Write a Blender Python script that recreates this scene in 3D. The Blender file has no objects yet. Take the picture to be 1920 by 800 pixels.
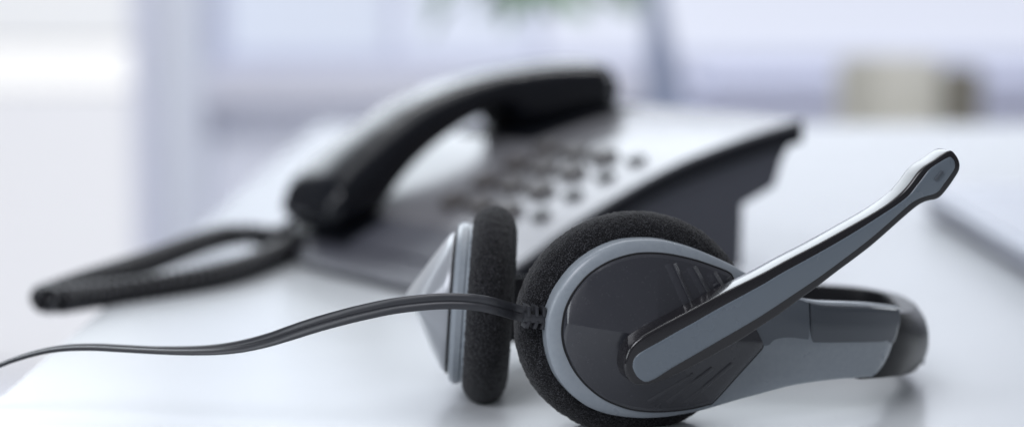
import bpy, bmesh, math, random
from mathutils import Vector, Matrix, noise
random.seed(4)
S = bpy.context.scene
C = S.collection
R = math.radians
V = Vector

# ------------------------------------------------------------------ camera
LENS, PITCH, CAMH = 70.0, R(7.26), 0.134
F = 1920 * LENS / 36
cam = bpy.data.cameras.new('camera')
cam.lens = LENS; cam.sensor_width = 36
cam.clip_start = 0.01; cam.clip_end = 200
cam.dof.use_dof = True
cam.dof.focus_distance = 0.556
cam.dof.aperture_fstop = 5.0
camo = bpy.data.objects.new('camera', cam)
camo.location = (0, 0, CAMH)
camo.rotation_euler = (math.pi/2 - PITCH, 0, 0)
C.objects.link(camo)
S.camera = camo

# ------------------------------------------------------------------ world and light
w = bpy.data.worlds.new('World'); S.world = w; w.use_nodes = True
bg = w.node_tree.nodes['Background']
bg.inputs[0].default_value = (0.86, 0.90, 1.0, 1)
bg.inputs[1].default_value = 0.2
S.view_settings.view_transform = 'Standard'
S.view_settings.look = 'None'
S.view_settings.exposure = 0.0
S.view_settings.gamma = 1.0

def area(name, loc, target, sx, sy, power, col):
    l = bpy.data.lights.new(name, 'AREA'); l.shape = 'RECTANGLE'
    l.size = sx; l.size_y = sy; l.energy = power; l.color = col
    o = bpy.data.objects.new(name, l); C.objects.link(o)
    o.location = loc
    o.rotation_euler = (V(target) - V(loc)).to_track_quat('-Z', 'Y').to_euler()
    return o
area('window_light', (-0.7, 4.0, 1.55), (0.0, 0.6, 0.0), 3.6, 1.5, 72, (0.86, 0.93, 1.0))
area('top_softbox', (-0.1, 1.2, 2.3), (0.05, 0.8, 0), 2.0, 1.4, 14, (0.93, 0.97, 1.0))  # unseen softbox added overhead to brighten the tabletop
area('wall_fill_light', (0.2, 2.4, 2.2), (0.2, 4.2, -0.2), 2.4, 0.8, 66, (0.95, 0.97, 1.0))  # added unseen fill, aimed at the back wall to brighten it
area('left_fill_light', (-1.5, -0.35, 0.62), (0.03, 0.56, 0.03), 0.9, 0.8, 10, (0.88, 0.94, 1.0))  # unseen fill added at front left to brighten the cup ring
area('front_fill_light', (-0.55, -0.35, 1.05), (0.0, 0.6, 0.03), 0.7, 0.6, 11, (0.92, 0.93, 1.0))  # added out of view behind the camera, gives the cover plate reflections
area('rib_highlight_light', (3.7, 3.5, 1.75), (0.05, 0.6, 0.0), 1.8, 1.5, 42, (0.88, 0.94, 1.0))  # unseen light added at back right for highlights on the plate ribs
S.cycles.caustics_reflective = False
S.cycles.caustics_refractive = False

# ------------------------------------------------------------------ materials
def mat(name, col, rough=0.4, metal=0.0, spec=0.5, coat=0.0, bump=None, var=None, emit=None, sheen=0.0, roughvar=None):
    m = bpy.data.materials.new(name); m.use_nodes = True
    nt = m.node_tree; b = nt.nodes['Principled BSDF']
    b.inputs['Base Color'].default_value = (*col, 1)
    b.inputs['Roughness'].default_value = rough
    b.inputs['Metallic'].default_value = metal
    b.inputs['Specular IOR Level'].default_value = spec
    b.inputs['Coat Weight'].default_value = coat
    b.inputs['Coat Roughness'].default_value = 0.06
    b.inputs['Sheen Weight'].default_value = sheen
    b.inputs['Sheen Roughness'].default_value = 0.5
    tc = nt.nodes.new('ShaderNodeTexCoord')
    def nz(scale, det=2.0):
        n = nt.nodes.new('ShaderNodeTexNoise'); n.inputs['Scale'].default_value = scale
        n.inputs['Detail'].default_value = det
        nt.links.new(tc.outputs['Object'], n.inputs['Vector']); return n
    if bump:
        n = nz(bump[0]); bp = nt.nodes.new('ShaderNodeBump')
        bp.inputs['Strength'].default_value = bump[1]; bp.inputs['Distance'].default_value = bump[2]
        nt.links.new(n.outputs['Fac'], bp.inputs['Height']); nt.links.new(bp.outputs['Normal'], b.inputs['Normal'])
    if var:
        n = nz(var[0]); mr = nt.nodes.new('ShaderNodeMapRange'); mx = nt.nodes.new('ShaderNodeMix'); mx.data_type = 'RGBA'
        mr.inputs[1].default_value = var[3] if len(var) > 3 else 0.35
        mr.inputs[2].default_value = var[4] if len(var) > 4 else 0.65
        nt.links.new(n.outputs['Fac'], mr.inputs[0]); nt.links.new(mr.outputs[0], mx.inputs['Factor'])
        mx.inputs['A'].default_value = (*var[1], 1); mx.inputs['B'].default_value = (*var[2], 1)
        nt.links.new(mx.outputs['Result'], b.inputs['Base Color'])
    if roughvar:
        n = nz(roughvar[0], 4); mr = nt.nodes.new('ShaderNodeMapRange')
        mr.inputs[1].default_value = 0.3; mr.inputs[2].default_value = 0.7
        mr.inputs[3].default_value = roughvar[1]; mr.inputs[4].default_value = roughvar[2]
        nt.links.new(n.outputs['Fac'], mr.inputs[0]); nt.links.new(mr.outputs[0], b.inputs['Roughness'])
    if emit:
        b.inputs['Emission Color'].default_value = (*emit[0], 1)
        b.inputs['Emission Strength'].default_value = emit[1]
    return m

M_TABLE = mat('table_laminate', (0.60, 0.62, 0.64), 0.24, spec=0.5, roughvar=(9, 0.22, 0.27), bump=(900, 0.05, 0.0004))
M_FOAM = mat('foam', (0.012, 0.012, 0.014), 0.95, spec=0.1, sheen=0.13, bump=(2300, 1.0, 0.0005),
             var=(3000, (0.005, 0.005, 0.006), (0.10, 0.10, 0.11), 0.50, 0.80))
M_RING = mat('grey_satin_plastic', (0.252, 0.280, 0.31), 0.26, spec=0.5, var=(600, (0.243, 0.272, 0.302), (0.262, 0.290, 0.32)), bump=(2500, 0.08, 0.0002), roughvar=(160, 0.26, 0.36))
M_SLIDER = mat('dark_grey_gloss_plastic', (0.075, 0.085, 0.10), 0.20, spec=0.5, roughvar=(120, 0.16, 0.26))
M_PLATE = mat('charcoal_satin_plastic', (0.030, 0.031, 0.038), 0.28, spec=0.5, coat=0.35, var=(1400, (0.030, 0.031, 0.038), (0.052, 0.053, 0.060), 0.62, 0.82), bump=(3800, 0.12, 0.0002), roughvar=(200, 0.21, 0.28))
M_BLACK = mat('gloss_black_plastic', (0.012, 0.011, 0.013), 0.12, spec=0.6, roughvar=(90, 0.09, 0.17))
M_GROOVE = mat('black_gap', (0.006, 0.006, 0.007), 0.6)
M_INLAY = mat('blue_grey_inlay', (0.122, 0.146, 0.172), 0.20, spec=0.5, coat=0.5, roughvar=(140, 0.2, 0.3))
M_BAND = mat('band_black_plastic', (0.008, 0.008, 0.0095), 0.34, spec=0.22, bump=(1500, 0.06, 0.0002))
M_CABLE = mat('cable_rubber', (0.030, 0.031, 0.036), 0.38, spec=0.5, bump=(2200, 0.1, 0.0002))
M_SILVER = mat('silver_phone_plastic', (0.19, 0.187, 0.20), 0.19, metal=0.10, spec=0.34, bump=(1200, 0.05, 0.0003))
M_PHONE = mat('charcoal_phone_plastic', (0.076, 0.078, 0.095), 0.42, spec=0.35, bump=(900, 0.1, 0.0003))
M_PHONED = mat('black_phone_trim', (0.008, 0.009, 0.013), 0.5, spec=0.2)
M_HAND = mat('black_handset_plastic', (0.004, 0.005, 0.008), 0.2, spec=0.45, roughvar=(40, 0.17, 0.24))
M_KEY = mat('brown_grey_key', (0.055, 0.047, 0.046), 0.45, spec=0.5)
M_KEYD = mat('dark_key', (0.03, 0.03, 0.033), 0.4)
M_CORD = mat('coil_cord_rubber', (0.013, 0.013, 0.016), 0.28, spec=0.45)
M_LAPTOP = mat('silver_lid', (0.55, 0.57, 0.63), 0.35, metal=0.2)
M_LAPD = mat('dark_lid_edge', (0.32, 0.33, 0.38), 0.4)

# ------------------------------------------------------------------ helpers
def ray(px, py):
    u = (px - 960) / F; v = (400 - py) / F
    return V((u, math.cos(PITCH) + v*math.sin(PITCH), -math.sin(PITCH) + v*math.cos(PITCH)))
def at(px, py, Y):
    d = ray(px, py); return V((0, 0, CAMH)) + d * (Y / d.y)
def zrow(py, Y): return at(960, py, Y).z
def on_plane(px, py, O, n):
    c = V((0, 0, CAMH)); d = ray(px, py)
    return c + d * ((O - c).dot(n) / d.dot(n))

def obj(name, bm, m, parent=None, smooth=True, ang=35):
    me = bpy.data.meshes.new(name)
    bmesh.ops.recalc_face_normals(bm, faces=bm.faces)
    bm.to_mesh(me); bm.free()
    for mm in (m if isinstance(m, (list, tuple)) else [m]): me.materials.append(mm)
    if smooth:
        for p in me.polygons: p.use_smooth = True
        me.set_sharp_from_angle(angle=R(ang))
    o = bpy.data.objects.new(name, me); C.objects.link(o)
    if parent:
        o.parent = parent
        bpy.context.view_layer.update()
        o.matrix_parent_inverse = parent.matrix_world.inverted()
    return o
def tag(o, label=None, cat=None, group=None, kind=None):
    if label: o['label'] = label
    if cat: o['category'] = cat
    if group: o['group'] = group
    if kind: o['kind'] = kind
    return o
def thing(name, label, cat, loc=(0, 0, 0), group=None):
    o = bpy.data.objects.new(name, None); o.empty_display_size = 0.02
    C.objects.link(o); o.location = loc
    return tag(o, label, cat, group)
def struct(o): o['kind'] = 'structure'; return o

def cat(pts, n, closed=False):
    pts = [V(p) for p in pts]; N = len(pts); out = []
    segs = N if closed else N - 1
    for i in range(segs):
        p1, p2 = pts[i], pts[(i+1) % N]
        p0 = pts[(i-1) % N] if closed or i > 0 else p1*2 - p2
        p3 = pts[(i+2) % N] if closed or i+2 < N else p2*2 - p1
        for k in range(n):
            t = k / n
            out.append(0.5*((2*p1) + (p2-p0)*t + (2*p0-5*p1+4*p2-p3)*t*t + (3*p1-p0-3*p2+p3)*t**3))
    if not closed: out.append(pts[-1].copy())
    return out
def interp(tab, x):
    if x <= tab[0][0]: return tab[0][1]
    for (a, b), (c, d) in zip(tab, tab[1:]):
        if x <= c: return b + (d-b)*(x-a)/(c-a) if c > a else d
    return tab[-1][1]
def smooth_tab(tab, n=6):
    return [(p.x, p.y) for p in cat([(a, b, 0) for a, b in tab], n)]

def offset2d(pts, d):
    """inward offset of a closed 2D outline"""
    A = sum(pts[i][0]*pts[(i+1) % len(pts)][1] - pts[(i+1) % len(pts)][0]*pts[i][1] for i in range(len(pts)))
    sg = 1 if A > 0 else -1; out = []
    N = len(pts)
    for i in range(N):
        p, q, r = V(pts[i-1]).to_2d(), V(pts[i]).to_2d(), V(pts[(i+1) % N]).to_2d()
        t1 = (q-p).normalized(); t2 = (r-q).normalized()
        n1 = V((-t1.y, t1.x))*sg; n2 = V((-t2.y, t2.x))*sg
        nn = n1 + n2
        nn = nn.normalized() if nn.length > 1e-6 else n1
        k = 1/max(0.55, nn.dot(n1))
        out.append((q.x + nn.x*d*k, q.y + nn.y*d*k))
    return out
def loops_solid(bm, loops, cap0=True, cap1=True):
    rows = [[bm.verts.new(p) for p in L] for L in loops]
    N = len(rows[0])
    for a, b in zip(rows, rows[1:]):
        for i in range(N): bm.faces.new((a[i], a[(i+1) % N], b[(i+1) % N], b[i]))
    if cap0: bm.faces.new(rows[0][::-1])
    if cap1: bm.faces.new(rows[-1])
    return rows
class Frame:
    def __init__(s, O, n, up=V((0, 0, 1))):
        s.O = V(O); s.n = V(n).normalized(); s.e1 = up.cross(s.n).normalized(); s.e2 = s.n.cross(s.e1)
    def w(s, x, y, h=0): return s.O + s.e1*x + s.e2*y + s.n*h
    def px(s, px, py, h=0):
        p = on_plane(px, py, s.O + s.n*h, s.n) - s.O
        return (p.dot(s.e1), p.dot(s.e2))
def prism(fr, pts, h0, h1, r=0.0006, seg=4, rb=0.0, rh=None):
    """outline pts (2D) from height h0 (back) to h1 (front), front edge rounded by r"""
    bm = bmesh.new(); L = []
    if rb:
        for k in range(seg+1):
            a = math.pi/2*k/seg
            L.append([fr.w(x, y, h0 + rb*(1-math.sin(a))) for x, y in offset2d(pts, rb*(1-math.cos(a)))][:] )
        L = L[::-1]
        L = [[fr.w(x, y, h0 + rb*(1-math.cos(a))) for x, y in offset2d(pts, rb*(1-math.sin(a)))] for a in [math.pi/2*k/seg for k in range(seg+1)]]
    else:
        L.append([fr.w(x, y, h0) for x, y in pts])
    for k in range(seg+1):
        a = math.pi/2*k/seg
        L.append([fr.w(x, y, h1 - (rh or r)*(1 - math.sin(a))) for x, y in offset2d(pts, r*(1-math.cos(a)))])
    loops_solid(bm, L)
    return bm
def lathe(fr, prof, n=96, jitter=0.0, bm=None, closed=False):
    bm = bm or bmesh.new()
    L = []
    for r, h in prof:
        row = []
        for i in range(n):
            a = 2*math.pi*i/n
            rr, hh = r, h
            if jitter:
                rr += random.gauss(0, jitter); hh += random.gauss(0, jitter)
            row.append(fr.w(rr*math.cos(a), rr*math.sin(a), hh))
        L.append(row)
    if closed:
        L.append(None)
        rows = [[bm.verts.new(p) for p in r] for r in L[:-1]]
        rows.append(rows[0])
        for a, b in zip(rows, rows[1:]):
            for i in range(n): bm.faces.new((a[i], a[(i+1) % n], b[(i+1) % n], b[i]))
    else:
        loops_solid(bm, L)
    return bm
def tube(bm, pts, sect, up=V((0, 0, 1)), twist=None, caps=True, scale=None):
    """sweep a 2D closed section (side, up) along pts"""
    L = []; N = len(pts)
    for i, p in enumerate(pts):
        t = (pts[min(i+1, N-1)] - pts[max(i-1, 0)]).normalized()
        s = t.cross(up).normalized(); u = s.cross(t).normalized()
        a = twist(i/(N-1)) if twist else 0
        k = scale(i/(N-1)) if scale else 1
        s2 = s*math.cos(a) + u*math.sin(a); u2 = -s*math.sin(a) + u*math.cos(a)
        L.append([p + s2*x*k + u2*y*k for x, y in sect])
    loops_solid(bm, L, caps, caps)
def circ(r, n): return [(r*math.cos(2*math.pi*k/n), r*math.sin(2*math.pi*k/n)) for k in range(n)]
def rrect(a, b, r, n=4):
    out = []
    for cx, cy, a0 in ((a-r, b-r, 0), (-a+r, b-r, 90), (-a+r, -b+r, 180), (a-r, -b+r, 270)):
        for k in range(n+1):
            t = R(a0 + 90*k/n); out.append((cx + r*math.cos(t), cy + r*math.sin(t)))
    return out
def box(bm, fn, a, b):
    """box between corners a and b in a local space mapped by fn"""
    vs = [bm.verts.new(fn(x, y, z)) for z in (a[2], b[2]) for y in (a[1], b[1]) for x in (a[0], b[0])]
    for f in ((0, 1, 3, 2), (4, 6, 7, 5), (0, 4, 5, 1), (2, 3, 7, 6), (0, 2, 6, 4), (1, 5, 7, 3)):
        bm.faces.new([vs[i] for i in f])
ident = lambda x, y, z: V((x, y, z))
def bevel(bm, w_, seg=3):
    bmesh.ops.bevel(bm, geom=bm.edges[:], offset=w_, segments=seg, affect='EDGES', clamp_overlap=True)

# ================================================================== SETTING
FLOOR = -0.74
bm = bmesh.new(); box(bm, ident, (-9, -3, FLOOR-0.1), (9, 9, FLOOR))
struct(obj('floor', bm, mat('pale_floor', (0.62, 0.62, 0.66), 0.35, var=(1.5, (0.58, 0.58, 0.62), (0.66, 0.66, 0.70))), smooth=False))

WY = 4.2
M_WALL = mat('lavender_grey_wall', (0.70, 0.71, 0.77), 0.7, bump=(60, 0.1, 0.002))
M_SILL = mat('grey_sill', (0.58, 0.58, 0.64), 0.5)
M_FRAME = mat('window_frame_paint', (0.55, 0.57, 0.68), 0.5)
def xw(px, Y): return at(px, 150, Y).x
zs_top = zrow(128, WY)     # top of the parapet under the window
# parapet wall right of the pillar, with a sill on it
bm = bmesh.new(); box(bm, ident, (xw(350, WY), WY, FLOOR), (3.2, WY+0.15, zs_top-0.03))
o = tag(struct(obj('wall', bm, M_WALL, smooth=False)), 'lavender grey parapet wall under the wide window', 'wall')
bm = bmesh.new(); box(bm, ident, (xw(345, WY), WY-0.07, zs_top-0.075), (3.2, WY+0.10, zs_top)); bevel(bm, 0.006)
o = tag(obj('window_sill', bm, M_SILL), 'grey window sill running along the top of the parapet wall', 'sill')
def window(name, label, x0, x1, z0, z1, Y, bars, emits, fw=0.03):
    t = thing(name, label, 'window', ((x0+x1)/2, Y, z0))
    bm = bmesh.new()
    box(bm, ident, (x0, Y-0.03, z0), (x0+fw, Y+0.03, z1)); box(bm, ident, (x1-fw, Y-0.03, z0), (x1, Y+0.03, z1))
    box(bm, ident, (x0+fw, Y-0.03, z0), (x1-fw, Y+0.03, z0+fw)); box(bm, ident, (x0+fw, Y-0.03, z1-fw), (x1-fw, Y+0.03, z1))
    obj('window_frame', bm, M_FRAME, t, smooth=False)
    xs = [x0+fw] + bars + [x1-fw]
    for i, (a, b) in enumerate(zip(xs, xs[1:])):
        bm = bmesh.new(); box(bm, ident, (a+0.002, Y-0.004, z0+fw), (b-0.002, Y+0.004, z1-fw))
        e = emits[i % len(emits)]
        obj('pane', bm, mat('daylit_glass', (0.3, 0.32, 0.36), 0.25, emit=(e[0], e[1])), t, smooth=False)
    for b in bars:
        bm = bmesh.new(); box(bm, ident, (b-0.012, Y-0.025, z0+fw), (b+0.012, Y+0.02, z1-fw))
        obj('mullion', bm, M_FRAME, t, smooth=False)
window('window', 'wide bright window above the parapet wall behind the telephone', xw(395, WY), 3.2, zs_top, zs_top+1.3, WY+0.06,
       [xw(735, WY), xw(1010, WY)],
       [((0.62, 0.67, 0.78), 0.66), ((0.65, 0.69, 0.80), 0.70), ((0.69, 0.71, 0.80), 0.73)])
# pillar
bm = bmesh.new(); box(bm, ident, (xw(316, WY), WY-0.12, FLOOR), (xw(392, WY), WY+0.14, 1.4)); bevel(bm, 0.01, 2)
o = tag(obj('pillar', bm, mat('pillar_paint', (0.62, 0.64, 0.70), 0.6)), 'bluish grey wall pillar left of the wide window', 'pillar')
# tall glazed screen at the left, three stacked panes
t = thing('glazed_door', 'tall white glazed door left of the pillar, brightest in its upper band', 'door', (xw(40, WY), WY, FLOOR))
xl, xr = xw(-420, WY), xw(292, WY)
for (a, b, e, s) in ((zrow(730, WY), zrow(172, WY), (0.77, 0.78, 0.82), 0.72), (zrow(168, WY), zrow(82, WY), (1.0, 1.0, 0.99), 0.80), (zrow(76, WY), 1.3, (0.86, 0.88, 0.90), 0.66)):
    bm = bmesh.new(); box(bm, ident, (xl, WY-0.01, a), (xw(252, WY), WY, b))
    obj('pane', bm, mat('frosted_daylit_pane', (0.3, 0.3, 0.31), 0.5, emit=(e, s)), t, smooth=False)
bm = bmesh.new(); box(bm, ident, (xw(252, WY), WY-0.03, FLOOR), (xw(315.5, WY), WY+0.02, 1.3))
obj('door_frame', bm, mat('door_frame_paint', (0.72, 0.73, 0.82), 0.5), t, smooth=False)
bm = bmesh.new(); box(bm, ident, (xl, WY-0.03, FLOOR), (xw(252, WY), WY+0.02, zrow(730, WY)))
obj('door_rail', bm, mat('door_rail_paint', (0.6, 0.6, 0.66), 0.5), t, smooth=False)

# low sofa-like cabinet along the wall at right
YC = 3.4
bm = bmesh.new(); box(bm, ident, (xw(1300, YC), YC, FLOOR), (1.6, YC+0.4, zrow(150, YC))); bevel(bm, 0.03, 4)
tag(obj('cabinet', bm, mat('cabinet_paint', (0.42, 0.43, 0.53), 0.6)), 'low lavender cabinet standing behind the far end of the table', 'cabinet')

# plant with drooping leaves, only its lowest leaves reach into view
YP = 3.0
t = thing('potted_plant', 'blurred green plant hanging at the top edge above the telephone', 'plant', at(985, -60, YP))
pc = at(1000, -40, YP)
bm = bmesh.new()
for k in range(80):
    a = random.uniform(0, 2*math.pi); e = random.uniform(-0.9, 0.9); rr = random.uniform(0.02, 0.10)
    c = pc + V((math.cos(a)*rr*1.5, math.sin(a)*rr, e*0.035 + 0.0))
    d = V((math.cos(a), math.sin(a), random.uniform(-0.8, 0.3))).normalized()
    s = d.cross(V((0, 0, 1))).normalized(); u = s.cross(d); ln = random.uniform(0.035, 0.06); wd = ln*0.5
    prev = None
    for j in range(6):
        f = j/5; ww = wd*math.sin(math.pi*min(1, f*0.93+0.05))*0.5
        p = c + d*ln*f - V((0, 0, 1))*ln*0.5*f*f
        row = [bm.verts.new(p + s*ww + u*ww*0.3), bm.verts.new(p), bm.verts.new(p - s*ww + u*ww*0.3)]
        if prev:
            bm.faces.new((prev[0], prev[1], row[1], row[0])); bm.faces.new((prev[1], prev[2], row[2], row[1]))
        prev = row
obj('foliage', bm, mat('leaf', (0.07, 0.16, 0.07), 0.4, var=(30, (0.05, 0.13, 0.05), (0.10, 0.22, 0.08))), t)
bm = bmesh.new(); fr = Frame(pc + V((0, 0, 0.0)), (0, 0, 1), V((0, 1, 0)))
lathe(fr, [(0.045, 0.05), (0.06, 0.14), (0.063, 0.145), (0.058, 0.145), (0.05, 0.135)], 32, bm=bm)
obj('flower_pot', bm, mat('pot_glaze', (0.6, 0.6, 0.62), 0.4), t)
bm = bmesh.new(); tube(bm, [pc + V((0, 0, 0.1)), pc + V((0, 0, 1.2))], circ(0.002, 8), up=V((0, 1, 0)))
obj('hanging_cord', bm, mat('string', (0.4, 0.4, 0.4), 0.7), t)

# tapered upright behind the telephone
YU = 2.6
bm = bmesh.new()
zt, zb = 0.55, FLOOR
def upr(z, d):
    py0 = 0 + (zrow(0, YU) - z) / (zrow(0, YU) - zrow(170, YU)) * 170
    l = at(1212, 80, YU).x; r = at(1243, 0, YU).x + (at(1285, 0, YU).x - at(1243, 0, YU).x) * max(-0.4, min(1.6, py0/170))
    return [V((l, YU, z)), V((r, YU, z)), V((r, YU+0.03, z)), V((l, YU+0.03, z))]
loops_solid(bm, [upr(zb, 0), upr(zrow(272, YU), 0), upr(zrow(0, YU), 0), upr(zt, 0)])
bevel(bm, 0.003, 2)
tag(obj('upright_post', bm, mat('post_paint', (0.34, 0.38, 0.50), 0.5)), 'tapered blue grey upright post behind the telephone', 'post')

# beige chair behind the table
YH = 3.0
t = thing('chair', 'beige wooden chair standing behind the far edge of the table', 'chair', (xw(1690, YH), YH, FLOOR))
M_WOOD = mat('beige_wood', (0.55, 0.53, 0.46), 0.5, var=(14, (0.52, 0.50, 0.43), (0.58, 0.56, 0.50)))
M_WOODD = mat('brown_wood', (0.20, 0.185, 0.15), 0.5)
x0, x1, x2, x3 = xw(1572, YH), xw(1764, YH), xw(1768, YH), xw(1838, YH)
zt = zrow(108, YH)
bm = bmesh.new()
N = 14; Lp = []
for zz in (zt-0.30, zt-0.012, zt):
    ins = 0.008 if zz == zt else 0
    f = [V((x0+ins+(x1-x0-2*ins)*k/N, YH + 0.03*math.sin(math.pi*k/N)+ins*0.5, zz)) for k in range(N+1)]
    bk = [p + V((0, 0.018-ins, 0)) for p in reversed(f)]
    Lp.append(f + bk)
loops_solid(bm, Lp); obj('backrest', bm, M_WOOD, t)
bm = bmesh.new(); box(bm, ident, (x2, YH-0.02, FLOOR), (x3, YH+0.03, zrow(126, YH))); bevel(bm, 0.006)
obj('rear_post', bm, M_WOODD, t)
bm = bmesh.new(); box(bm, ident, (x0, YH-0.34, zt-0.42), (x3-0.002, YH-0.022, zt-0.38)); bevel(bm, 0.008)
obj('seat', bm, M_WOOD, t)
for lx, ly, lz in ((x0+0.001, YH-0.335, zt-0.42), (x3-0.03, YH-0.335, zt-0.42), (x0+0.001, YH-0.021, zt-0.3)):
    bm = bmesh.new(); box(bm, ident, (lx, ly, FLOOR), (lx+0.025, ly+0.025, lz)); obj('leg', bm, M_WOOD, t)

# table
TX = -0.160
t = thing('table', 'white glossy table carrying the headset and the telephone', 'table', (0.5, 1.0, FLOOR))
bm = bmesh.new()
far = at(1400, 233, 1.0); dd = ray(1400, 233); TFAR = CAMH/(-dd.z)*dd.y
box(bm, ident, (TX, 0.05, -0.028), (1.9, TFAR, 0.0)); bevel(bm, 0.002, 3)
obj('tabletop', bm, M_TABLE, t)
for lx in (TX+0.05, 1.8):
    for ly in (0.1, TFAR-0.1):
        bm = bmesh.new(); box(bm, ident, (lx, ly, FLOOR), (lx+0.05, ly+0.05, -0.029)); obj('leg', bm, M_FRAME, t)

# laptop lying closed at the right
bm = bmesh.new()
cor = at(1738, 404, 1.0); 
t = thing('laptop', 'closed pale laptop lying on the table at the right edge', 'laptop', (0.36, 0.92, 0))
lx0 = 0.2145
box(bm, ident, (lx0, 0.72, 0.010), (lx0+0.33, 1.045, 0.0165)); bevel(bm, 0.0025, 3)
obj('lid', bm, M_LAPTOP, t)
bm = bmesh.new(); box(bm, ident, (lx0+0.002, 0.722, 0.002), (lx0+0.328, 1.043, 0.0098)); bevel(bm, 0.0025, 3)
obj('base', bm, M_LAPD, t)
for fx in (lx0+0.03, lx0+0.28):
    for fy in (0.75, 1.01):
        bm = bmesh.new(); lathe(Frame((fx, fy, 0), (0, 0, 1), V((0, 1, 0))), [(0.006, 0.0), (0.006, 0.0021)], 20, bm=bm); obj('rubber_foot', bm, M_GROOVE, t)

# ================================================================== HEADSET
Or = at(1215, 617, 0.555)
YAW = R(14)
nr = V((math.sin(YAW), -math.cos(YAW), 0))
FR = Frame(Or, nr)
head = thing('headset', 'grey and black headset with foam ear pads and a microphone boom lying on the table', 'headset', (Or.x, Or.y+0.03, 0))

# --- housing: plan curve followed by the ear cup shell and the front arm
def plan_pt(a): p = Or + FR.e1*a; return V((p.x, p.y, 0))
plan = [plan_pt(a) for a in (-0.045, -0.03, -0.015, 0.0, 0.015, 0.030)] + \
       [V(p + (0,)) for p in ((0.085, 0.5665), (0.103, 0.577), (0.118, 0.592), (0.128, 0.61), (0.1325, 0.63), (0.131, 0.648), (0.122, 0.66), (0.105, 0.667), (0.08, 0.6685), (0.05, 0.668), (0.015, 0.668), (-0.010, 0.656), (-0.0205, 0.638), (-0.0222, 0.622))]
curve = cat(plan, 24)
def px_of(p, z=0.022):
    tt = p.y*math.cos(PITCH) + (CAMH-z)*math.sin(PITCH); return 960 + F*p.x/tt
# dense monotone part of the curve with its pixel column
cpx = []
for i, p in enumerate(curve):
    q = px_of(p)
    if cpx and q <= cpx[-1][0]: break
    cpx.append((q, i))
def curve_at(px):
    f = interp(cpx, px); i = min(int(f), len(curve)-2); t_ = f - i
    p = curve[i].lerp(curve[i+1], t_)
    tg = (curve[min(i+2, len(curve)-1)] - curve[max(i-1, 0)]).normalized()
    return p, V((tg.y, -tg.x, 0))       # point and outward normal
def seg_dist(p, a, b):
    ab = b-a; t_ = max(0, min(1, (p-a).dot(ab)/max(ab.length_squared, 1e-12))); return (p-(a+ab*t_)).length
def shell(top, bot, x0, x1, front, thick, rad, ncol=110, nrow=26, dmax=None, bulge=None):
    """solid curved shell between two pixel outlines, following the plan curve"""
    cols = []
    for c in range(ncol+1):
        f = c/ncol
        # denser columns at both ends
        g = 0.5 - 0.5*math.cos(math.pi*f)
        f = g*0.75 + f*0.25
        px = x0 + (x1-x0)*f
        p, n = curve_at(px)
        zt_, zb_ = zrow(interp(top, px), p.y), zrow(interp(bot, px), p.y)
        cols.append((px, p, n, zt_, max(zb_, zt_-1 if zb_ > zt_ else zb_)))
    # arclength for distance to the outline
    s = 0; S_ = [0]
    for a, b in zip(cols, cols[1:]):
        s += (b[1]-a[1]).length; S_.append(s)
    outl = [V((S_[i], cols[i][3])) for i in range(ncol+1)] + [V((S_[i], cols[i][4])) for i in range(ncol, -1, -1)]
    bm = bmesh.new(); fr_rows = []; bk_rows = []
    for i, (px, p, n, zt_, zb_) in enumerate(cols):
        fr_, bk_ = [], []
        for k in range(nrow+1):
            g = 0.5 - 0.5*math.cos(math.pi*k/nrow)
            z = zt_ + (zb_-zt_)*g
            q = V((S_[i], z))
            d = min(seg_dist(q, outl[j], outl[(j+1) % len(outl)]) for j in range(len(outl))
                    if abs(outl[j].x - q.x) < 0.012)
            d = min(d, rad)
            dep = (dmax or rad)*(1 - math.sqrt(max(0, 1-(1-d/rad)**2)))
            h = front - dep + (bulge(px, z, zt_, zb_) if bulge else 0)
            fr_.append(bm.verts.new(V((p.x, p.y, z)) + n*h))
            bk_.append(bm.verts.new(V((p.x, p.y, z)) + n*(front-thick)))
        fr_rows.append(fr_); bk_rows.append(bk_)
    for rows, fl in ((fr_rows, 1), (bk_rows, 0)):
        for a, b in zip(rows, rows[1:]):
            for k in range(nrow):
                bm.faces.new((a[k], a[k+1], b[k+1], b[k]) if fl else (a[k], b[k], b[k+1], a[k+1]))
    for a, b, c, d in zip(fr_rows, fr_rows[1:], bk_rows, bk_rows[1:]):
        bm.faces.new((a[0], b[0], d[0], c[0])); bm.faces.new((a[-1], c[-1], d[-1], b[-1]))
    for fr_, bk_ in ((fr_rows[0], bk_rows[0]), (fr_rows[-1], bk_rows[-1])):
        for k in range(nrow): bm.faces.new((fr_[k], fr_[k+1], bk_[k+1], bk_[k]))
    return bm

TOP = [(1026.5, 617), (1027.5, 603), (1031, 588), (1036, 573), (1046, 550), (1058, 531), (1075, 509), (1095, 490), (1118, 474), (1142, 462), (1166, 454), (1190, 450.5), (1215, 449.5), (1240, 451), (1265, 456), (1290, 463), (1313, 471), (1335, 480), (1355, 489),
       (1378, 500), (1402, 514), (1440, 533), (1480, 550), (1514, 562), (1540, 567), (1570, 569), (1640, 570.5), (1680, 573), (1700, 575)]
BOT = [(1026.5, 618), (1028, 640), (1031, 660), (1037, 682), (1046, 704), (1058, 722), (1075, 741), (1092, 755), (1110, 766), (1134, 775), (1160, 781), (1190, 784.5), (1215, 785.5), (1245, 784), (1270, 781), (1300, 775.5), (1330, 768.5),
       (1365, 758), (1420, 742.5), (1480, 729), (1520, 721.5), (1560, 716), (1600, 712), (1640, 709), (1652, 707), (1662, 697), (1672, 680), (1680, 658), (1686, 630), (1690, 600), (1692, 584)]
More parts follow.
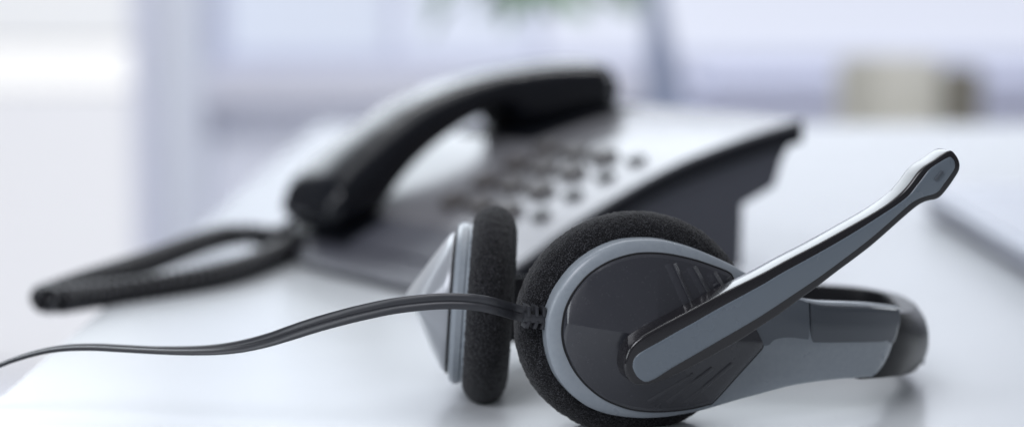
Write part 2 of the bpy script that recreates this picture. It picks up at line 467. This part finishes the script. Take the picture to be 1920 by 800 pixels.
def facet(px, z, zt_, zb_):
    # below the crease line the arm leans in, above it leans back
    if px < 1425: return 0
    k = min(1, (px-1425)/60); zc = zt_ + (zb_-zt_)*0.53
    return -k*0.10*abs(z-zc)
bm = shell(smooth_tab(TOP, 3), smooth_tab(BOT, 3), 1026.5, 1691, 0.0, 0.007, 0.0042, ncol=170, nrow=36, dmax=0.0020, bulge=facet)
cup = obj('ear_cup', bm, M_RING, head, ang=30)
# dark glossy slider on the upper half of the arm
T2 = [(1405, 560), (1440, 545), (1480, 555), (1514, 566), (1540, 571), (1570, 573), (1640, 574), (1680, 576), (1700, 577)]
B2 = [(1405, 645), (1440, 649), (1520, 651.5), (1560, 652), (1620, 652), (1660, 650), (1678, 646), (1682, 640), (1687, 612), (1690, 585)]
bm = shell(T2, B2, 1519, 1688, 0.00035, 0.003, 0.0012, ncol=60, nrow=16, bulge=facet)
obj('adjusting_slider', bm, M_SLIDER, head, ang=30)
bm = shell(T2, B2, 1405, 1517.5, 0.0002, 0.003, 0.0004, ncol=50, nrow=16, bulge=facet)
obj('slider_sleeve', bm, mat('sleeve_plastic', (0.10, 0.115, 0.135), 0.36), head, ang=30)

# --- black headband around the bend to the other cup
i0 = next(i for i, p in enumerate(curve) if p.x > 0.106)
bandpts = curve[i0:]
def band_section(a, b):
    out = [(a, -b + 2*b*k/20) for k in range(21)] + [(a*0.75 - 1.5*a*k/4, b*1.0 + 0.0004) for k in range(5)]
    return out + [(-a, b*0.9 - 1.8*b*k/8) for k in range(9)] + [(-a*0.75 + 1.5*a*k/4, -b - 0.0002) for k in range(5)]
nb = len(bandpts)
def zt_f(i):
    p = bandpts[i]; f = i/(nb-1)
    return interp([(0, 0.0300), (0.12, 0.0262), (0.2, 0.0240), (0.32, 0.0238), (0.45, 0.0245), (0.75, 0.026), (0.92, 0.036), (1, 0.041)], f)
def zb_f(i):
    f = i/(nb-1)
    return interp([(0, 0.0102), (0.06, 0.0088), (0.12, 0.0072), (0.2, 0.0048), (0.26, 0.0030), (0.34, 0.0020), (0.6, 0.0022), (0.75, 0.004), (0.92, 0.014), (1, 0.019)], f)
bm = bmesh.new(); L = []
for i, p in enumerate(bandpts):
    tg = (bandpts[min(i+1, nb-1)] - bandpts[max(i-1, 0)]).normalized(); n = V((tg.y, -tg.x, 0))
    zt_, zb_ = zt_f(i), zb_f(i); zm = (zt_+zb_)/2; hh = (zt_-zb_)/2
    row = []
    tk = interp([(0, 0), (0.05, 0.0004), (0.14, 0.0030), (0.28, 0.0030), (0.42, 0)], i/(nb-1))
    kb = interp([(0, 0.0012), (0.08, 0.0016), (0.18, 0.0036), (0.3, 0.0036), (0.45, 0.0013)], i/(nb-1))
    for x, y in band_section(0.0017 + tk, hh):
        x -= tk; b_ = (0.0013 - kb*abs(y/hh)**2.4) if x > 0 else 0
        row.append(V((p.x, p.y, zm+y)) + n*(x - 0.0021 + b_ - interp([(0, 0.0032), (0.09, 0.0016), (0.2, 0.0)], i/(nb-1))))
    L.append(row)
loops_solid(bm, L)
band = obj('headband', bm, M_BAND, head, ang=40)
# small round plugs on the bend
for f, dz in ((0.235, 0.0042), (0.235, -0.0062)):
    i = int(f*(nb-1)); p = bandpts[i]; tg = (bandpts[i+1]-bandpts[i-1]).normalized(); n = V((tg.y, -tg.x, 0))
    zm = (zt_f(i)+zb_f(i))/2
    bm = lathe(Frame(V((p.x, p.y, zm+dz*1.15)) + n*(-0.0003), n), [(0.0016, -0.002), (0.0016, 0.0002), (0.0013, 0.0004), (0.0004, 0.0004)], 20)
    obj('plug', bm, M_GROOVE, band)

# --- dark plate with a ridge, used on both cups
def ridge_mesh(fr, outl, A, B, hA, hB, h0, levels=26, prof=None):
    bm = bmesh.new(); A = V(A); B = V(B); ab = B-A
    rows = []; samples = []
    ow = [V(o) for o in outl]; N = len(ow)
    def nearest(o):
        # even spreading of outline points along the ridge
        t_ = max(0.0, min(1.0, (o-A).dot(ab)/ab.length_squared)); return t_
    for lv in range(levels+1):
        s = 1 - lv/levels
        row = []
        for o in ow:
            t_ = nearest(o); r = A + ab*t_; H = hA + (hB-hA)*(t_**0.8)
            q = r + (o-r)*s
            hh = h0 + (H-h0)*((1-s) if prof is None else prof(s))
            row.append((q, hh))
        samples += row
        rows.append(row)
    base = [bm.verts.new(fr.w(o.x, o.y, -0.0005)) for o in ow]
    e = 0.0004
    ins = offset2d(outl, e)
    prev = base
    first = [bm.verts.new(fr.w(o.x, o.y, h0-e)) for o in ow]
    for i in range(N): bm.faces.new((prev[i], prev[(i+1) % N], first[(i+1) % N], first[i]))
    prev = first
    for row in rows[1:-1]:
        cur = [bm.verts.new(fr.w(q.x, q.y, h)) for q, h in row]
        for i in range(N): bm.faces.new((prev[i], prev[(i+1) % N], cur[(i+1) % N], cur[i]))
        prev = cur
    # ridge row
    last = [bm.verts.new(fr.w(q.x, q.y, h)) for q, h in rows[-1]]
    for i in range(N): bm.faces.new((prev[i], prev[(i+1) % N], last[(i+1) % N], last[i]))
    bmesh.ops.remove_doubles(bm, verts=last, dist=1e-5)
    return bm, samples
PL = [(1055, 622), (1057, 600), (1062, 578), (1072, 556), (1085, 537), (1102, 518), (1122, 503), (1144, 491), (1168, 482.5), (1192, 477), (1215, 475.5), (1240, 476.5), (1265, 480), (1290, 485.5), (1312, 491.5), (1345, 503), (1366, 512), (1372, 520), (1384, 546), (1405, 592), (1424, 630), (1429, 641), (1428, 650), (1420, 660), (1380, 704), (1338, 750), (1326, 756), (1300, 762.5), (1270, 767), (1240, 769), (1212, 768.5), (1185, 765), (1160, 757.5), (1134, 746), (1110, 729), (1090, 709), (1074, 686), (1062, 660), (1057, 642)]
pl2 = [(p.x, p.y) for p in cat([FR.px(x, y, 0.0) + (0,) for x, y in PL], 5, True)]
grv = offset2d(pl2, -0.0005)
bm = prism(FR, grv, -0.004, 0.00025, 0.0001, 1)
obj('shadow_gap', bm, M_GROOVE, cup)
HB = 0.0105
A2 = FR.px(1064, 606, 0.0022); B2_ = FR.px(1232, 632, HB)
bm, smp = ridge_mesh(FR, pl2, A2, B2_, 0.0022, HB, 0.0009, prof=lambda s: (1-s)**0.92)
def plate_h(x, y):
    b = sorted(((q.x-x)**2+(q.y-y)**2, h) for q, h in smp)[:4]
    ws = [1/(d+1e-9) for d, h in b]; return sum(w_*h for w_, (d, h) in zip(ws, b))/sum(ws)
def on_plate(px, py):
    h = 0.004
    for _ in range(6):
        x, y = FR.px(px, py, h); h = h*0.4 + 0.6*plate_h(x, y)
    return FR.w(x, y, h)
def rib(bm, a, b, wd, ht, ridge=False):
    """raised bar lying on the ridge plate between two points of it"""
    pts = [on_plate(a[0]+(b[0]-a[0])*k/10, a[1]+(b[1]-a[1])*k/10) for k in range(11)]
    N = len(pts); L = []
    sec = [(-wd/2, -0.0006), (wd/2, -0.0006)] + [(wd/2*math.cos(math.pi*q/14), ht*math.sin(math.pi*q/14)) for q in range(15)]
    if ridge: sec = [(-wd/2, -0.0006), (wd/2, -0.0006), (wd*0.3, 0.0), (wd*0.16, ht*0.95), (wd*0.04, ht), (-wd/2, 0.0)]
    nn = (pts[-1]-pts[0]).normalized()
    side = nn.cross(FR.n).normalized(); up = side.cross(nn).normalized()
    if up.dot(FR.n) < 0: up = -up
    for i, p in enumerate(pts): L.append([p + side*x + up*y for x, y in sec])
    loops_solid(bm, L)
for a, b, c, d in (((1253, 494), (1293, 584), (1262, 495), (1300, 579)), ((1291, 500), (1326, 562), (1299, 500), (1332, 558)), ((1330, 511), (1352, 548), (1337, 511), (1357, 545))):
    rib(bm, a, b, 0.0030, 0.0004); rib(bm, c, d, 0.0022, 0.0010, True)
for a, b in (((1215, 752), (1300, 700)), ((1250, 754), (1335, 688)), ((1285, 754), (1372, 680))):
    rib(bm, a, b, 0.0016, 0.0003)
obj('cover_plate', bm, M_PLATE, cup, ang=18)
# pivot disc
px_, py_ = FR.px(1238, 640, HB)
bm = lathe(Frame(FR.w(px_, py_, 0), FR.n), [(0.0062, 0.003), (0.0062, HB+0.0002), (0.0058, HB+0.0007), (0.002, HB+0.0007)], 48)
obj('boom_pivot', bm, M_PLATE, cup)

# --- ear cushions
def cushion(fr, Rr, hw, c=0.0, name='ear_cushion', dx=0, dy=0, ex=2.5, sx=1.0):
    fr2 = Frame(fr.w(dx, dy, 0), fr.n); fr2.e1 = fr2.e1*sx
    prof = []; m = 0.0095; n_ = 44
    for k in range(n_+1):          # superellipse half profile from back hole to front hole over the rim
        a = -math.pi/2 + math.pi*k/n_
        ca, sa = math.cos(a), math.sin(a)
        r = Rr - m + m*abs(ca)**(2/ex)
        h = c + hw*math.copysign(abs(sa)**(2/ex), sa)
        prof.append((r, h))
    prof = [(0.010, c-hw*0.55), (0.014, c-hw*0.85)] + [(0.014 + (Rr-m-0.014)*k/6, c-hw*(0.85+0.15*k/6)) for k in range(1, 6)] + prof + [(Rr-m - (Rr-m-0.014)*k/6, c+hw) for k in range(1, 7)]
    bm = lathe(fr2, prof, 260, jitter=0.00011)
    return obj(name, bm, M_FOAM, head, ang=180)
cx, cy = FR.px(1185, 604, -0.014)
cushion(FR, 0.0324, 0.0082, -0.0140, dx=cx, dy=cy, sx=1.075)
bm = lathe(Frame(FR.w(cx*0.4, cy*0.4, 0), FR.n), [(0.0185, -0.012), (0.0185, -0.005)], 48)
obj('speaker_housing', bm, M_BLACK, cup)

# --- left cup seen from its edge
TL = R(3.9)
al = V((-math.cos(TL), 0.0, math.sin(TL)))
Ol = at(917, 571, 0.605)
FL = Frame(Ol, al, V((math.sin(TL), 0, math.cos(TL))))     # e1 = direction across, e2 = up the disc
cushion(FL, 0.0306, 0.0072, 0.0, ex=2.05)
fl = Frame(Ol, al, V((math.sin(TL), 0, math.cos(TL))))
bm = lathe(fl, [(0.020, 0.003), (0.0242, 0.0036), (0.0250, 0.0042), (0.0251, 0.0066), (0.0245, 0.0072), (0.0243, 0.0072), (0.0243, 0.0076), (0.0248, 0.0078), (0.0249, 0.0096), (0.0240, 0.0108), (0.0222, 0.0112), (0.018, 0.0112)], 120)
cupl = obj('ear_cup', bm, M_RING, head, ang=28)
bm = lathe(fl, [(0.0218, 0.0100), (0.0218, 0.0120), (0.020, 0.0121)], 96)
obj('shadow_gap', bm, M_GROOVE, cupl)
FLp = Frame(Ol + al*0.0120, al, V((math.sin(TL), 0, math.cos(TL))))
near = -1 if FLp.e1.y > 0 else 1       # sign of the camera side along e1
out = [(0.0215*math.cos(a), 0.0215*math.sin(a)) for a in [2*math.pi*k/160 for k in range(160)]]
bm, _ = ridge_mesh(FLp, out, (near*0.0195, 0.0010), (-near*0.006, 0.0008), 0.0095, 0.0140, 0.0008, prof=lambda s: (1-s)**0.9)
obj('cover_plate', bm, mat('lightened_satin_cover', (0.34, 0.355, 0.38), 0.28, metal=0.2, spec=0.5, bump=(3800, 0.08, 0.0002)), cupl, ang=25)  # dark cover lightened: grazing window reflection put into its base colour

# --- microphone boom
HBF = 0.0180
def fb(px, py): return FR.px(px, py, HBF)
OUT = [(1172, 691), (1173, 674), (1181, 653), (1199, 634), (1235, 613), (1268, 596), (1334, 561), (1375, 540), (1430, 513), (1480, 486), (1540, 455), (1605, 419), (1640, 399), (1668, 381), (1690, 363), (1704, 348), (1713, 336), (1722, 324), (1735, 312), (1755, 299), (1778, 284), (1788, 284), (1796, 293), (1801, 306), (1800, 320), (1790, 337), (1778, 354), (1766, 368), (1756, 374), (1741, 377), (1727, 383), (1712, 394), (1690, 413), (1640, 457), (1604, 485), (1570, 510), (1535, 537), (1500, 562), (1465, 588), (1430, 611), (1395, 634), (1350, 660), (1310, 682), (1268, 703), (1236, 716), (1208, 722), (1190, 719), (1178, 708)]
INL = [(1187, 690), (1187, 679), (1192, 668), (1206, 657), (1235, 641), (1268, 622), (1301, 604), (1334, 585), (1365, 568), (1428, 534), (1465, 512), (1520, 482), (1570, 454), (1615, 427), (1654, 402), (1680, 385), (1703, 367), (1717, 350), (1731, 332), (1742, 318), (1757, 307), (1778, 295), (1785, 296), (1790, 304), (1790, 315), (1780, 331), (1769, 346), (1760, 358), (1750, 364), (1735, 368), (1720, 374), (1703, 385), (1665, 419), (1626, 452), (1580, 487), (1535, 520), (1480, 557), (1430, 590), (1395, 611), (1345, 640), (1300, 666), (1260, 689), (1230, 708), (1213, 715), (1203, 712), (1194, 704)]
o2 = [(p.x, p.y) for p in cat([fb(x, y) + (0,) for x, y in OUT], 5, True)]
i2 = [(p.x, p.y) for p in cat([fb(x, y) + (0,) for x, y in INL], 5, True)]
bm = prism(FR, o2, HBF-0.0088, HBF, 0.0009, 5, rb=0.0014)
boom = obj('microphone_boom', bm, M_BLACK, head, ang=38)
g2 = offset2d(i2, -0.0003)
bm = prism(FR, i2, HBF-0.001, HBF+0.0003, 0.0009, 6, rh=0.0003)
# slot for the microphone near the tip
a_, b_ = V(fb(1752, 337)), V(fb(1766, 321)); d_ = (b_-a_).normalized(); s_ = V((-d_.y, d_.x))
slot = [tuple(a_ + s_*0.0004), tuple(b_ + s_*0.0004), tuple(b_ - s_*0.0004), tuple(a_ - s_*0.0004)]
obj('boom_inlay', bm, M_INLAY, boom, ang=30)
bm = prism(FR, slot, HBF-0.0005, HBF+0.0008, 0.00015, 2)
obj('microphone_slot', bm, M_SLIDER, boom)

# --- cable and its ribbed grommet
CH = -0.0052
Fg = Frame(FR.w(*FR.px(1006, 592, CH), CH), FR.n)
def gp(px, py): return FR.px(px, py, CH)
def wl(px, py, h): x, y = gp(px, py); return FR.w(x, y, CH+h)
bm = bmesh.new()
# spine
sp = [gp(982, 594), gp(1040, 600)]
spine = [gp(980, 583), gp(1000, 588), gp(1040, 590), gp(1040, 606), gp(1000, 604), gp(979, 601)]
bm2 = prism(FR, [tuple(p) for p in spine], CH-0.0022, CH+0.0021, 0.0005, 2); me = bpy.data.meshes.new('tmp'); bm2.to_mesh(me); bm2.free(); bm.from_mesh(me)
for k, x in enumerate((988, 1003, 1017)):
    for top in (1, 0):
        if top: q = [(x-3.5, 570+k*1.5), (x+3.5, 571+k*1.5), (x+4, 592), (x-3, 591)]
        else: q = [(x-1.5, 598), (x+5.5, 599), (x-1, 613+k*1.3), (x-8, 612+k*1.3)]
        b2 = prism(FR, [gp(*p) for p in q], CH-0.0024, CH+0.0024, 0.0004, 2)
        me = bpy.data.meshes.new('tmp'); b2.to_mesh(me); b2.free(); bm.from_mesh(me)
obj('cable_grommet', bm, M_CABLE, head, ang=35)
CP = [(992, 591, None), (962, 583, None), (930, 574, .5435), (895, 567, .5425), (850, 564, .543), (800, 566, .544), (740, 573, .546), (690, 583, .548), (640, 595, .550), (590, 609, .5525), (540, 625, .555), (500, 637.5, .5575), (455, 648, .56), (405, 654.5, .562), (350, 656.5, .564), (290, 655.5, .566), (230, 652.5, .568), (180, 650, .570), (130, 651, .572), (85, 657, .574), (40, 669, .576), (0, 684, .578), (-60, 712, .581), (-120, 760, .584)]
cp = []
for x, y, Y in CP:
    cp.append(wl(x, y, 0.0) if Y is None else at(x, y, Y))
path = cat(cp, 10)
sect = []
for k in range(48):                       # two cores side by side with a groove between
    a = 2*math.pi*k/48
    x = 0.00225*math.cos(a)
    lobe = 0.00062*math.sqrt(max(0.0, 1-((abs(x)-0.0011)/0.00128)**2)) if abs(x) < 0.00237 else 0
    y = math.copysign(lobe if abs(x) > 0.00010 else lobe*0.55, math.sin(a)) if abs(math.sin(a)) > 1e-6 else 0
    sect.append((y, x))                   # wide direction upright
bm = bmesh.new()
tube(bm, path, sect, twist=lambda f: -interp([(0, 0.0), (0.25, 0.12), (0.42, 0.42), (0.5, 0.75), (0.58, 1.15), (0.66, 1.38), (1, 1.45)], f))
obj('cable', bm, M_CABLE, head, ang=40)

# ================================================================== TELEPHONE
PF = V((-0.005, 0.775, 0)); PLn = V((0.8, 0.6, 0)); PW = V((-0.6, 0.8, 0))
def ph(u, v, z): return PF + PLn*u + PW*v + V((0, 0, z))
TOPC = smooth_tab([(-0.004, 0.0085), (0.0, 0.0100), (0.017, 0.0180), (0.0457, 0.0318), (0.088, 0.0476), (0.128, 0.0574), (0.167, 0.0641), (0.170, 0.0644)], 6)
def zp(u): return interp(TOPC, u)
PWD = 0.165
phone = thing('desk_telephone', 'charcoal desk telephone with silver top and dark keys behind the headset', 'telephone', ph(0.08, 0.08, 0))
def extr(prof, v0, v1, bev=0.0015):
    bm = bmesh.new()
    loops_solid(bm, [[ph(u, v, z) for u, z in prof] for v in (v0, v1)])
    return bm
us = [i*0.167/30 for i in range(31)]
side = [(0.003, 0.006), (0.012, 0.0022), (0.030, 0.0012), (0.133, 0.0012), (0.1335, 0.0286), (0.1525, 0.0354), (0.157, 0.047), (0.1640, 0.0565)] + [(u, zp(u)-0.006) for u in reversed(us[1:-1])]
obj('body', extr(side, 0.003, PWD-0.003), M_PHONE, phone, ang=25)
rim = [(u, zp(u)-0.0015) for u in us] + [(u, zp(u)-0.0100) for u in reversed(us)]
obj('edge_trim', extr(rim, 0.0005, PWD-0.0005), M_PHONED, phone, ang=25)
uf = 0.021
pts_u = [0.0004] + us[1:]
# silver top: full length on the right, shorter where the handset's dark reflection is painted in
def slab(bm, ulist, v0, v1, lift, th):
    loops = []
    prof = [(u, zp(u)+lift) for u in ulist] + [(u, zp(u)+lift-th) for u in reversed(ulist)]
    loops_solid(bm, [[ph(u, v, z) for u, z in prof] for v in (v0, v1)])
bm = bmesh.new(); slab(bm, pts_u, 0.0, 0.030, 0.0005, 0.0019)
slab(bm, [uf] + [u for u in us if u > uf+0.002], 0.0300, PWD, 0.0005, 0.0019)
obj('top_panel', bm, M_SILVER, phone, ang=25)
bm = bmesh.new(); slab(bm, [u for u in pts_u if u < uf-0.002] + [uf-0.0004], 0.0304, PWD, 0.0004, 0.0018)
obj('reflection_panel', bm, M_PHONE, phone, ang=25)  # handset's reflection in the silver top, put in as dark plastic
bm = bmesh.new(); L = []
for k in range(25):
    v = 0.001 + 0.152*k/24
    ln = interp([(0, 0.014), (0.012, 0.019), (0.10, 0.020), (0.125, 0.017), (0.145, 0.008), (0.154, 0.002)], v)
    L.append([ph(u, v, z) for u, z in ((0.0028, 0.0096), (-0.002*ln/0.02, 0.0088), (-ln*0.5, 0.0070), (-ln*0.86, 0.0050), (-ln, 0.0036), (-ln*0.97, 0.0018), (-ln*0.8, 0.0012), (0.0028, 0.0012))])
loops_solid(bm, L); obj('front_lip', bm, M_PHONE, phone, ang=30)
# cradle wells under the handset
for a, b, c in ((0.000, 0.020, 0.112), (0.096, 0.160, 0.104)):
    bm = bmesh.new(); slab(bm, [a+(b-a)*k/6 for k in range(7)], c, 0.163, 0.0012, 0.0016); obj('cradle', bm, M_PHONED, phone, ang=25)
# keys
def key(u, v, lu, lv, ht, m, nm):
    sl = (zp(u+0.002)-zp(u-0.002))/0.004; ct = 1/math.sqrt(1+sl*sl)
    n = (V((0, 0, 1)) - PLn*sl).normalized(); ul = (PLn + V((0, 0, sl))).normalized()
    fr = Frame(ph(u, v, zp(u)+0.0005), n, PW)
    pts = rrect(lu/2, lv/2, 0.0022, 4)
    L = [[fr.O + ul*x*k + PW*y*k + n*h for x, y in pts] for k, h in ((1, -0.001), (1, ht*0.75), (0.93, ht), (0.6, ht*1.02))]
    bm = bmesh.new(); loops_solid(bm, L); return obj(nm, bm, m, phone, ang=30)
for r_ in range(4):
    u = 0.037 + 0.0172*r_
    for c_ in range(3): key(u, 0.0435 + 0.0195*c_, 0.0098, 0.0120, 0.0030, M_KEY, 'key')
    key(u+0.001, 0.0225, 0.0072, 0.0080, 0.0020, M_KEYD, 'function_key')
for v_ in (0.02, 0.145):
    for u_ in (0.02, 0.12):
        bm = lathe(Frame(ph(u_, v_, 0), (0, 0, 1), V((0, 1, 0))), [(0.005, 0.0), (0.005, 0.0016)], 20); obj('rubber_foot', bm, M_GROOVE, phone)

# handset resting in the cradle
HT = [(-0.006, 0.0250, 0.0200), (-0.004, 0.0325, 0.0155), (0.000, 0.0385, 0.0140), (0.008, 0.0450, 0.0140), (0.017, 0.0515, 0.0165), (0.0225, 0.0550, 0.0200), (0.028, 0.0585, 0.0260), (0.036, 0.0630, 0.0345), (0.046, 0.0685, 0.0425), (0.058, 0.0732, 0.0502), (0.072, 0.0776, 0.0572), (0.084, 0.0804, 0.0620), (0.093, 0.0822, 0.0635), (0.099, 0.0831, 0.0605), (0.106, 0.0838, 0.0535), (0.116, 0.0847, 0.0520), (0.130, 0.0857, 0.0535), (0.148, 0.0858, 0.0550), (0.1550, 0.0852, 0.0555), (0.1585, 0.0838, 0.0575), (0.1597, 0.0805, 0.063)]
tt = cat(HT, 4)
bm = bmesh.new(); L = []
for p in tt:
    u, z1, z0 = p
    wd = interp([(-0.006, 0.0195), (0, 0.0235), (0.02, 0.0235), (0.05, 0.0205), (0.08, 0.0195), (0.1, 0.021), (0.12, 0.0235), (0.152, 0.0235), (0.157, 0.0205)], u)
    zm, hh = (z1+z0)/2, (z1-z0)/2; row = []
    for k in range(40):
        a = 2*math.pi*k/40; ca, sa = math.cos(a), math.sin(a)
        row.append(ph(u, 0.1385 + wd*math.copysign(abs(ca)**0.58, ca), zm + hh*math.copysign(abs(sa)**0.78, sa)))
    L.append(row)
loops_solid(bm, L)
hand = obj('telephone_handset', bm, M_HAND, None, ang=50)
tag(hand, 'black telephone handset arched over the left side of the desk telephone', 'handset')

# coiled cord looping out over the table edge
ctr = cat([ph(-0.006, 0.150, 0.0155), at(515, 446, .895), at(478, 441, .90), at(440, 440, .90), at(400, 448, .888), at(350, 464, .862), at(290, 486, .832), at(230, 507, .805), at(170, 526, .782), at(118, 544, .765), at(88, 554, .757), at(84, 560, .748), at(104, 563, .745), at(150, 557, .757), at(210, 549, .772), at(290, 537, .786), at(350, 527, .798), at(400, 517, .810), at(450, 503, .828), at(495, 486, .852), at(530, 470, .875), ph(0.004, 0.158, 0.008)], 60)
# arclength parametrised helix
dist = [0]
for a, b in zip(ctr, ctr[1:]): dist.append(dist[-1] + (b-a).length)
tot = dist[-1]; pitch = 0.0046; r0 = 0.0037
hel = []; n_turn = int(tot/pitch); j = 0
steps = n_turn*14
for k in range(steps+1):
    s = tot*k/steps
    while j < len(ctr)-2 and dist[j+1] < s: j += 1
    f = (s-dist[j])/max(1e-9, dist[j+1]-dist[j]); p = ctr[j].lerp(ctr[j+1], f)
    tg = (ctr[j+1]-ctr[j]).normalized(); sd = tg.cross(V((0, 0, 1))).normalized(); up = sd.cross(tg)
    a = 2*math.pi*k/14
    rr = r0*min(1, s/0.012 + 0.15, (tot-s)/0.012 + 0.15)
    hel.append(p + sd*math.cos(a)*rr + up*math.sin(a)*rr)
bm = bmesh.new(); tube(bm, hel, circ(0.00185, 8), up=V((0.013, 0.02, 1)))
cord = obj('coiled_cord', bm, M_CORD, None, ang=60)
tag(cord, 'black coiled cord looping from the telephone over the left table edge', 'cord')
